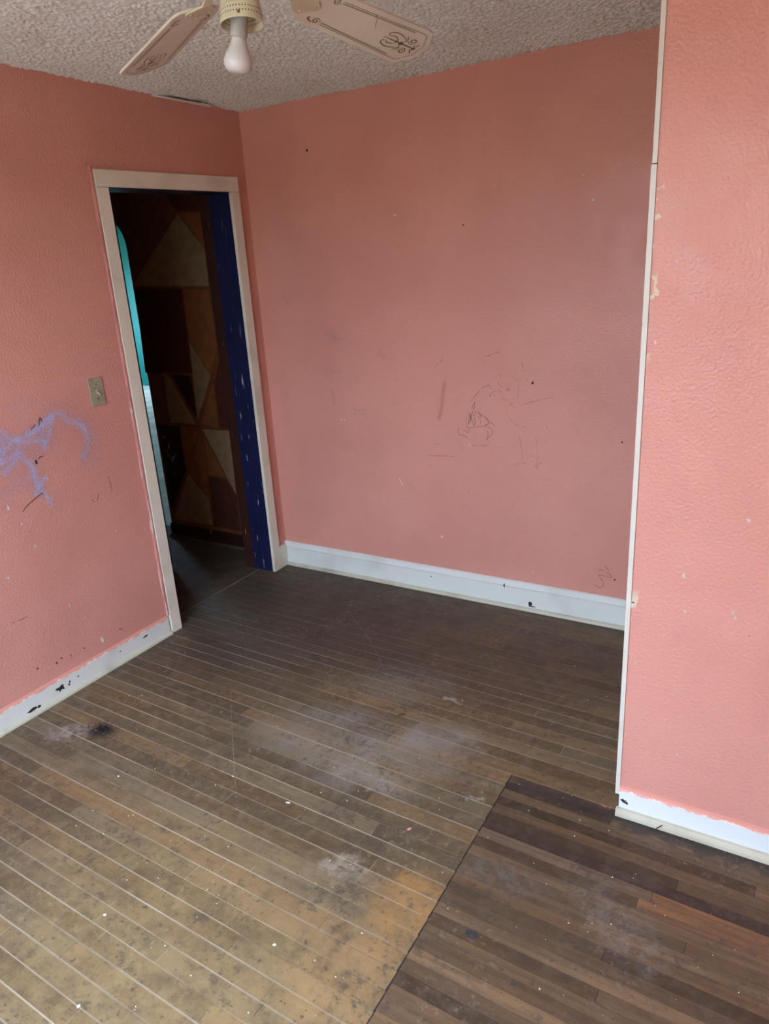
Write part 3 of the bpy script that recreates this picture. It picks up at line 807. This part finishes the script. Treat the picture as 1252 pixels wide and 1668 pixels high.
strokes('pen_line', [CD((255, 1415), (300, 1350), (400, 1260), (480, 1205)), CD((345, 490), (380, 440), (395, 435)), CD((435, 440), (445, 350), (475, 395)), CD((430, 820), (450, 795), (490, 788))], wall_left_pt, X, 0.0022, M['ink'], wall_left, 'thin dark pen line', lift=0.0024)
strokes('pen_line', [CD((400, 830), (405, 855), (415, 875))], wall_left_pt, X, 0.007, M['ink'], wall_left, 'dark ink blot', lift=0.0024)
strokes('scratch_mark', [[(175, 776), (179, 788), (182, 801)], [(160, 803), (158, 816)], [(20, 1015), (44, 1004)], [(148, 812), (153, 818)], [(112, 1076), (121, 1068)], [(196, 1026), (200, 1023)]], wall_left_pt, X, 0.0022, M['pencil'], wall_left, 'short dark scratches', lift=0.002)
for px, py, a, b in ((167, 1042, .008, .012), (13, 827, .003, .012), (35, 854, .004, .004), (13, 941, .005, .006), (113, 987, .003, .010), (57, 890, .003, .010), (189, 865, .003, .003), (138, 1006, .003, .003)):
    splat('paint_chip', wall_left_pt(px, py) + X * .001, Y, ZU, a, b, X, M['chip_white'], wall_left, None, 9, .6)
for px, py in ((100, 1072), (92, 1080), (137, 1056), (61, 1089), (115, 1068), (195, 1025)):
    splat('scuff', wall_left_pt(px, py) + X * .001, Y, ZU, .004, .004, X, M['ink'], wall_left, None, 8, .6)


def CE(*p): return [(690 + x / 5.962, 560 + y / 5.962) for x, y in p]
pen = [CE((460, 552), (500, 505), (550, 450), (590, 418), (640, 405), (653, 440)), CE((495, 565), (470, 620), (445, 700), (440, 770)), CE((495, 565), (490, 620), (460, 700), (450, 760)),
       CE((440, 670), (418, 700), (420, 760), (440, 770), (460, 720), (440, 670)), CE((430, 770), (420, 800), (440, 830), (435, 860), (400, 845), (350, 818), (335, 840), (345, 880), (390, 890), (432, 918)),
       CE((440, 815), (560, 803), (620, 805), (660, 835), (662, 880), (630, 905), (612, 935), (625, 880), (618, 840)), CE((512, 650), (560, 690), (620, 735), (690, 800)), CE((512, 650), (490, 690), (500, 760), (490, 795)),
       CE((520, 660), (555, 700), (530, 712), (552, 730), (550, 780)), CE((600, 705), (630, 770), (595, 790)), CE((455, 690), (475, 760), (490, 795))]
strokes('pencil_drawing', pen, wall_back_pt, -Y, 0.0021, M['pencil'], wall_back, 'dark pencil doodle', 1, 0.0, 0.0016)
faintp = [CE((610, 125), (660, 105), (740, 75)), CE((640, 515), (680, 460), (760, 470)), CE((745, 520), (800, 550), (840, 570)), CE((720, 380), (775, 440)), CE((860, 320), (920, 370)), CE((920, 390), (915, 520)),
          CE((960, 590), (1100, 550), (1240, 520)), CE((800, 640), (820, 710), (900, 790), (980, 805)), CE((930, 900), (950, 1020), (965, 1160)), CE((1085, 900), (1105, 1020), (1100, 1220)), CE((870, 1175), (940, 1160), (990, 1165)),
          CE((700, 320), (730, 300), (750, 330)), CE((40, 1085), (160, 1088), (310, 1095)), CE((450, 985), (540, 985), (640, 990)), CE((1080, 1180), (1110, 1190), (1140, 1150)), CE((1190, 790), (1210, 850)),
          CE((980, 365), (1010, 345)), CE((90, 970), (180, 975)), CE((100, 225), (190, 150)), CE((40, 1180), (75, 1175)), CE((755, 1005), (790, 1018)),
          [(543, 640), (544, 660)], [(577, 668), (580, 676)]]
strokes('pencil_scratches', faintp, wall_back_pt, -Y, 0.0023, M['pencil_faint'], wall_back, 'faint pencil scratches', 1, 0.0, 0.0014)
strokes('pencil_squiggle', [[(974, 928), (985, 930), (997, 940), (985, 938), (975, 937), (983, 950), (978, 957), (968, 952)], [(985, 921), (992, 931)]], wall_back_pt, -Y, 0.0022, M['pencil'], wall_back, 'dark pencil squiggle by the baseboard', 1, 0, .0016)
strokes('smudge', [CE((950, 180), (970, 250), (975, 285)), CE((820, 600), (870, 580), (840, 605), (890, 618)), CE((640, 515), (655, 480))], wall_back_pt, -Y, 0.004, M['smudge'], wall_back, 'grey smudges', 2, .6, .0014)
splat('thumb_smudge', wall_back_pt(690 + 815 / 5.962, 560 + 442 / 5.962) - Y * .0012, X, ZU, .011, .011, -Y, M['smudge'], wall_back, 'round grey smudge', 12, .2, .0003)
M['haze'] = mat_plain('grey_haze', (0.40, 0.235, 0.20, 1), 0.6, var=0.05); M['rubbed'] = mat_plain('red_rub', (0.60, 0.225, 0.175, 1), 0.6, var=0.05)
flecks('rubbed_streak', [CE((210, 370), (190, 450), (175, 600), (150, 740))], wall_back_pt, -Y, M['rubbed'], wall_back, 'reddish rubbed streak', .006, 2.2, .0028)
flecks('grey_smear', [[(530, 540), (545, 552), (558, 550)], [(540, 532), (550, 560)], [(616, 570), (627, 585)], [(575, 668), (598, 672)], [(528, 600), (556, 606)], [(541, 632), (545, 658)]], wall_back_pt, -Y, M['haze'], wall_back, 'hazy grey smears', .012, 1.3, .0026)
splat('nail_hole', wall_back_pt(867.5, 623.5) - Y * .0012, X, ZU, .006, .008, -Y, M['ink'], wall_back, 'dark nail hole', 9, .35)
for px, py, a in ((754.5, 366.5, .0045), (1001, 944, .005), (865, 743, .003), (500, 245, .006), (1013, 720, .004), (763, 802, .003), (851, 597, .002)):
    splat('nail_hole', wall_back_pt(px, py) - Y * .0012, X, ZU, a, a * .8, -Y, M['ink'], wall_back, None, 8, .4)
for px, py, a in ((643, 351, .005), (966, 326, .005), (765, 725, .004), (556, 683, .004), (561, 684, .003), (720, 874, .005), (950, 285, .003)):
    splat('paint_chip', wall_back_pt(px, py) - Y * .0012, X, ZU, a, a, -Y, M['chip_white'], wall_back, None, 8, .4)
strokes('thin_scratch', [[(650, 779), (656, 790)]], wall_back_pt, -Y, .003, M['chip_white'], wall_back, None, 1, 0, .0016)
for px, py, a, b in ((1030, 986, .006, .011), (1031, 981, .004, .004), (1034, 968, .003, .006), (1113, 936, .003, .005), (1116, 996, .003, .004), (1194, 998, .003, .008), (1197, 1006, .003, .006), (1219, 848, .004, .005), (1114, 940, .003, .003), (1035, 1080, .003, .005), (1103, 1229, .003, .003)):
    splat('paint_chip', on(px, py, 1, YC) - Y * .0012, X, ZU, a, b, -Y, M['toggle'], wall_front, None, 9, .5)

# ------------------------------------------------------------------ light switch
sw = tag(empty('light_switch', (0, -1.1276, 1.18)), 'ivory toggle light switch plate on the pink wall beside the doorway', 'light switch')
def sub(name, me, mat, parent, root): 
    o = obj(name, me, mat, parent)
    if parent is root: o.matrix_parent_inverse = Matrix.Translation(-Vector(root.location))
    return o
sy, sz = -1.1266, 1.2395
plate = sub('plate', boxes('plate', [(0.001, 0.0065, sy - .036, sy + .036, sz - .0585, sz + .0585)], 0.0022), M['switch'], sw, sw)
tg = sub('toggle', prism('toggle', [(0.006, sy - .0045, sz - .011), (0.006, sy + .0045, sz - .011), (0.006, sy + .0045, sz + .011), (0.006, sy - .0045, sz + .011)], (0.006, 0, 0), .0008), M['switch'], sw, sw)
sub('lever', prism('lever', [(0.010, sy - .0035, sz - .006), (0.010, sy + .0035, sz - .006), (0.010, sy + .0035, sz + .003), (0.010, sy - .0035, sz + .003)], (0.013, 0, -0.010), .0008), M['toggle'], sw, sw)
for dz in (-.030, .030):
    sub('screw', lathe('screw', [(0.0036, 0), (0.0036, .001), (0.002, .0018)], 12, Vector((0.0063, sy, sz + dz)), X), M['screw'], sw, sw)
for dy, dz, a in ((-.006, .013, .0022), (.004, -.041, .002), (-.002, -.036, .0016), (-.02, -.013, .0015)):
    splat('stain', (0.0066, sy + dy, sz + dz), Y, ZU, a, a * 1.3, X, M['screw'], plate, None, 8, .4, .0003)

# ------------------------------------------------------------------ ceiling fan
hub = Vector((1.561, -1.81, 0)); ZB = 2.245
fan = tag(empty('ceiling_fan', (hub.x, hub.y, H - .01)), 'cream ceiling fan with gold scroll blades and one bare white bulb', 'ceiling fan')
def fp(name, me, mat, parent=fan, label=None):
    o = sub(name, me, mat, parent, fan)
    if label: o['label'] = label
    return o
hb0 = Vector((hub.x, hub.y, 0))
fp('canopy', lathe('canopy', [(0.07, 2.428), (0.072, 2.40), (0.06, 2.385), (0.03, 2.38)], 40, hb0), M['fan_cream'])
fp('motor_housing', lathe('motor_housing', [(0.045, 2.385), (0.085, 2.38), (0.102, 2.365), (0.106, 2.34), (0.106, 2.29), (0.096, 2.27), (0.06, 2.262), (0.04, 2.26)], 48, hb0), M['fan_cream'])
fp('housing_band', lathe('housing_band', [(0.107, 2.335), (0.109, 2.33), (0.109, 2.322), (0.107, 2.318)], 48, hb0, closed=True), M['brass'])
swh = fp('switch_housing', lathe('switch_housing', [(0.038, 2.262), (0.0395, 2.255), (0.0395, 2.2135)], 40, hb0), M['fan_cream'])
fp('housing_seam', lathe('housing_seam', [(0.0385, 2.2145), (0.0402, 2.2140), (0.0402, 2.2115), (0.0385, 2.211)], 40, hb0, closed=True), M['hole'], swh)
swl = fp('lower_housing', lathe('lower_housing', [(0.0365, 2.212), (0.0385, 2.210), (0.0385, 2.186), (0.036, 2.182)], 40, hb0), M['fan_cream'])
RC = hb0 + ZU * 2.179; RA = (ZU - Vector((CAM.x - hub.x, CAM.y - hub.y, 0)).normalized() * 0.09).normalized()
R1 = RA.orthogonal().normalized(); R2 = RA.cross(R1)
ring = fp('bulb_shade_ring', lathe('bulb_shade_ring', [(0.037, 0.008), (0.0405, 0.005), (0.0415, -.001), (0.0425, -.021), (0.0440, -.0245), (0.0428, -.026), (0.0412, -.022), (0.0402, -.001), (0.035, 0.005)], 48, RC, RA, closed=True), M['fan_cream'], label='perforated cream ring around the bulb socket')
Vv, Fc = [], []
for zz in (-0.005, -0.013):
    for i in range(44):
        t = 2 * math.pi * i / 44; d = R1 * math.cos(t) + R2 * math.sin(t); s = RA.cross(d); c = RC + d * 0.0424 + RA * zz; n0 = len(Vv)
        for j in range(6):
            a = j * math.pi / 3; Vv.append(c + s * (0.0012 * math.cos(a)) + ZU * (0.0014 * math.sin(a)))
        Fc.append(tuple(range(n0, n0 + 6)))
        c2 = RC + d * 0.0399 + RA * zz; n0 = len(Vv)
        for j in range(6):
            a = j * math.pi / 3; Vv.append(c2 + s * (0.0012 * math.cos(a)) + ZU * (0.0014 * math.sin(a)))
        Fc.append(tuple(range(n0, n0 + 6)))
fp('perforations', mesh('perforations', Vv, Fc), M['hole'], ring)
toc = (CAM - hub).to_2d().normalized(); side = Vector((-toc.y, toc.x))
def around(ang, rad, z):
    a = math.atan2(toc.y, toc.x) + ang
    return Vector((hub.x + math.cos(a) * rad, hub.y + math.sin(a) * rad, z)), Vector((math.cos(a), math.sin(a), 0))
for ang, z in ((0.12, 2.203), (0.36, 2.201)):
    p, d = around(ang, 0.0383, z); fp('housing_hole', lathe('housing_hole', [(0.0022, 0), (0.0022, 0.0006)], 10, p, d), M['hole'], swl)
p, d = around(-0.10, 0.0415, 2.166); fp('set_screw', lathe('set_screw', [(0.0030, 0), (0.0030, 0.0025), (0.0018, 0.0035)], 12, p, d), M['screw'], ring)
p, d = around(-0.75, 0.046, 2.221); fp('chain_fitting', lathe('chain_fitting', [(0.007, -0.012), (0.008, 0.0), (0.006, 0.010), (0.003, 0.014)], 14, p, d), M['brass'], label='small brass pull-chain fitting')
# bulb, slightly askew in its socket
T0 = atd(389.5, 30, 1.447); B0 = atd(387, 121.3, 1.492); ax = (B0 - T0); L = ax.length; axn = ax.normalized()
fp('socket', lathe('socket', [(0.016, -0.02), (0.0168, 0.0), (0.0168, 0.022), (0.0172, 0.030), (0.0150, 0.0325)], 28, T0, axn), M['socket'])
b1 = T0 + axn * 0.029; Lb = L - 0.029
prof = [(0.0125, 0), (0.0142, 0.003), (0.0150, .012), (0.0165, .022), (0.0192, .032), (0.0232, .044), (0.0268, .055), (0.0288, .066), (0.0291, .074), (0.0280, .083), (0.0250, .0915), (0.0195, .0980), (0.0120, .1020), (0.004, .1036), (0.0005, .1038)]
prof = [(r, h * Lb / .1038) for r, h in prof]
fp('bulb', lathe('bulb', prof, 40, b1, axn), M['bulb'], label='bare white light bulb, unlit')
fp('bulb_collar', lathe('bulb_collar', [(0.0152, .0125), (0.0157, .0135), (0.0157, .0150), (0.0154, .016)], 28, b1, axn, closed=True), M['socket'])

R_, PITCHB, DROOP = 0.585, -0.268, 0.098
WT, TAPER = 0.144, 0.070


def blade_frame(th):
    e = Vector((math.cos(th), math.sin(th), 0)); n = Vector((-math.sin(th), math.cos(th), 0))
    e2 = e * math.cos(DROOP) - ZU * math.sin(DROOP); t = n * math.cos(PITCHB) + ZU * math.sin(PITCHB)
    nn = e2.cross(t)
    o = Vector((hub.x, hub.y, ZB))
    return o, e2, t, nn


hw = lambda s: (WT - TAPER * (R_ - s)) / 2
outline = []
S0 = 0.175
half = [(S0, 0.022), (S0 + .012, hw(S0 + .02) - .008), (S0 + .03, hw(S0 + .03)), (0.30, hw(.30)), (0.45, hw(.45)), (R_ - .052, hw(R_ - .052)), (R_ - .040, hw(R_) - .004), (R_ - .016, 0.040), (R_ - .008, 0.030), (R_ - .001, 0.020)]
outline = half + [(s, -t) for s, t in reversed(half)]


def spiral(cx, cy, r0, turns, dirn, a0, n=22):
    return [(cx + r0 * (1 - .85 * i / n) * math.cos(a0 + dirn * 2 * math.pi * turns * i / n), cy + r0 * (1 - .85 * i / n) * math.sin(a0 + dirn * 2 * math.pi * turns * i / n)) for i in range(n + 1)]


pat_dark, pat_pale = [], []
for sg in (1, -1):
    pat_pale.append(([(0.262, sg * (hw(.262) - .017)), (0.42, sg * (hw(.42) - .0155)), (R_ - .065, sg * (hw(R_ - .065) - .014)), (R_ - .046, sg * (hw(R_) - .020)), (R_ - .028, sg * 0.030), (R_ - .020, sg * 0.018), (R_ - .022, 0)], .0016))
    pat_pale.append(([(0.262, sg * (hw(.262) - .023)), (0.42, sg * (hw(.42) - .021)), (R_ - .085, sg * (hw(R_ - .085) - .020))], .0024))
    pat_dark.append((spiral(0.246, sg * (hw(.25) - .022), .0105, 1.4, -sg, 0.0 if sg > 0 else 0.0), .0026))
    pat_dark.append(([(0.240, sg * (hw(.25) - .013)), (0.226, sg * (hw(.25) - .018)), (0.222, sg * (hw(.25) - .024)), (0.227, sg * (hw(.25) - .026))], .0034))
    pat_dark.append((spiral(R_ - .062, sg * 0.0205, .0125, 1.6, sg, math.pi * .9), .0026))
    pat_dark.append(([(R_ - .075, sg * 0.012), (R_ - .095, sg * .022), (R_ - .118, sg * .027), (R_ - .138, sg * .022), (R_ - .142, sg * .012), (R_ - .132, sg * .009)], .0022))
    pat_dark.append(([(R_ - .100, sg * .004), (R_ - .113, sg * .012), (R_ - .126, sg * .013), (R_ - .134, sg * .008)], .0022))
    pat_dark.append(([(R_ - .046, sg * .006), (R_ - .036, sg * .014), (R_ - .034, sg * .020)], .0026))
    pat_dark.append(([(R_ - .085, sg * .006), (R_ - .080, sg * .018), (R_ - .090, sg * .030)], .0022))
pat_dark.append(([(R_ - .148, 0), (R_ - .10, 0), (R_ - .06, 0), (R_ - .036, 0)], .0030))
pat_dark.append(([(R_ - .092, 0), (R_ - .087, 0), (R_ - .080, 0)], .0105))
pat_dark.append(([(R_ - .105, 0), (R_ - .102, 0), (R_ - .098, 0)], .0065))
pat_dark.append(([(R_ - .044, 0), (R_ - .039, 0), (R_ - .033, 0)], .0085))

angs = [math.radians(157.8), math.radians(79.0), math.radians(7.0), math.radians(-65.0), math.radians(-136.0)]
for bi, th in enumerate(angs):
    o, e, t, nn = blade_frame(th)
    if nn.z < 0: nn = -nn
    W = lambda s, tt, h=0.0: o + e * s + t * tt + nn * h
    bl_o = fp('blade', prism('blade', [W(s, tt, 0) for s, tt in outline], nn * 0.0055, .0008), M['fan_blade'])
    for lst, mt, nm in ((pat_dark, 'gold', 'gold_scrollwork'), (pat_pale, 'gold_pale', 'gold_border')):
        Vv, Fc = [], []
        for pts, w_ in lst:
            pp = smooth([W(s, tt) for s, tt in pts], 4) if len(pts) < 12 else [W(s, tt) for s, tt in pts]
            ribbon_data(pp, w_ * 1.45, -nn, 0.0004, Vv, Fc, lst is pat_dark)
        fp(nm, mesh(nm, Vv, Fc), M[mt], bl_o)['kind'] = 'stuff'
    # blade iron: arm from the motor flaring into a scalloped bracket under the blade root
    arm = [(0.085, .010), (0.12, .009), (0.150, .012), (0.160, .022), (0.172, .034), (0.186, .036), (0.198, .030), (0.206, .018), (0.218, .010), (0.224, 0.0)]
    ol = arm + [(s, -tt) for s, tt in reversed(arm[:-1])]
    fp('blade_iron', prism('blade_iron', [W(s, tt, -.0048 + max(0, .15 - s) * .35) for s, tt in ol], -nn * -.0042, .001), M['fan_cream'])
    bd = bl_o
    for s, tt in ((.185, .024), (.185, -.024), (.210, 0)):
        fp('blade_screw', lathe('blade_screw', [(0.0035, 0), (0.0035, .0012), (.002, .002)], 10, W(s, tt, -.0046), -nn), M['fan_cream'])
Vv, Fc = [], []
o, e, t, nn = blade_frame(angs[1])
if nn.z < 0: nn = -nn
ribbon_data([o + e * s + t * tt for s, tt in ((.355, -.052), (.372, -.040), (.384, -.022), (.392, -.012))], .0016, -nn, .0006, Vv, Fc, True)
fp('blade_crack', mesh('blade_crack', Vv, Fc), M['screw'], fan, 'hairline crack across the blade')

# ------------------------------------------------------------------ litter on the floor
def chip(name, px, py, rx, ry, ang, mat, label, cat, h=0.003, group=None):
    p = on(px, py, 2, 0.0); ux = X * math.cos(ang) + Y * math.sin(ang); uy = -X * math.sin(ang) + Y * math.cos(ang)
    pts = []; n = 9
    for i in range(n):
        a = 2 * math.pi * i / n; s = random.uniform(.65, 1.25) * .72; pts.append(ux * (math.cos(a) * rx * s) + uy * (math.sin(a) * ry * s))
    o = obj(name, prism(name, pts, (0, 0, h), .0005), mat); o.location = (p.x, p.y, 0.0005)
    return tag(o, label, cat, group)


chip('paint_chip', 667, 1351, .011, .006, .9, M['chip_pink'], 'pink paint flake lying in the middle of the floor', 'paint chip')
chip('paint_chip', 469, 1308, .013, .005, .4, M['chip_white'], 'largest white paint flake, on the boards left of the pink flake', 'paint chip')
chip('paint_chip', 193, 1265, .006, .004, .2, M['chip_white'], 'white crumb between the lint clump and the long pale board gap', 'paint chip')
chip('paint_chip', 128, 1640, .007, .006, .2, M['chip_white'], 'white crumb near the bottom left edge', 'paint chip')
chip('paint_chip', 171, 1491, .007, .005, .8, M['chip_white'], 'white crumb on tan boards at lower left', 'paint chip')
chip('paint_chip', 447, 1540, .006, .005, .5, M['chip_white'], 'white crumb at the bottom centre of the tan boards', 'paint chip')
chip('paint_chip', 379, 1265, .006, .004, 0, M['chip_white'], 'white crumb on the vertical scratch in the boards', 'paint chip')
chip('splinter', 655, 1165, .022, .004, .8, M['plank_hall'], 'curled dark splinter on the floor below the far wall', 'splinter', .006)
M['scratchfloor'] = mat_crayon('floor_scratch', (0.36, 0.31, 0.24, 1), 0.55, 90)
tw = []; Fc = []
ribbon_data(smooth([on(x, y, 2, 0) for x, y in ((632, 1105), (640, 1125), (648, 1148), (655, 1164))], 5), .0020, (0, 0, 1), .0012, tw, Fc, True)
ribbon_data(smooth([on(x, y, 2, 0) for x, y in ((376, 1110), (377, 1170), (381, 1240), (386, 1320))], 6), .0018, (0, 0, 1), .0012, tw, Fc, True)
ribbon_data(smooth([on(x, y, 2, 0) for x, y in ((563, 992), (600, 1040), (632, 1105))], 6), .0014, (0, 0, 1), .0012, tw, Fc, True)
tag(obj('floor_scratch', mesh('floor_scratch', tw, Fc), M['scratchfloor'], floor), 'long pale scratches across the boards')
# crumbs nobody could count
cr_v, cr_f = [], []
for i in range(150):
    px, py = random.uniform(60, 1240), random.uniform(1050, 1660)
    p = on(px, py, 2, 0.0008)
    if p.x < 0.05 or (p.x > 2.2 and p.y > -1.26): continue
    s = random.uniform(.0010, .0026); n0 = len(cr_v)
    for d in ((s, 0, 0), (0, s, 0), (-s, 0, 0), (0, -s, 0), (0, 0, s)): cr_v.append(p + Vector(d))
    cr_f += [(n0, n0 + 1, n0 + 4), (n0 + 1, n0 + 2, n0 + 4), (n0 + 2, n0 + 3, n0 + 4), (n0 + 3, n0, n0 + 4)]
tag(obj('plaster_crumbs', mesh('plaster_crumbs', cr_v, cr_f), M['chip_white']), 'tiny pale crumbs scattered over the whole floor', 'crumbs', kind='stuff')
lv, lf = [], []
lc = on(166, 1190, 2, 0.0)
for i in range(260):
    a = random.uniform(0, 2 * math.pi); rr = abs(random.gauss(0, .5)); c = lc + Vector((math.cos(a) * rr * .075, math.sin(a) * rr * .05, .001 + random.uniform(0, .006) * max(0, 1 - rr)))
    d = Vector((random.gauss(0, 1), random.gauss(0, 1), random.gauss(0, .25))).normalized() * random.uniform(.005, .018)
    k2 = Vector((random.gauss(0, 1), random.gauss(0, 1), 0)) * .003
    pts = [c - d, c + k2, c + d]
    for p in pts: p.z = max(p.z, .0012)
    ribbon_data(pts, .0013, (0, 0, 1), 0, lv, lf)
tag(obj('lint_clump', mesh('lint_clump', lv, lf), M['lint']), 'dark clump of lint and dirt by the low baseboard', 'lint', kind='stuff')
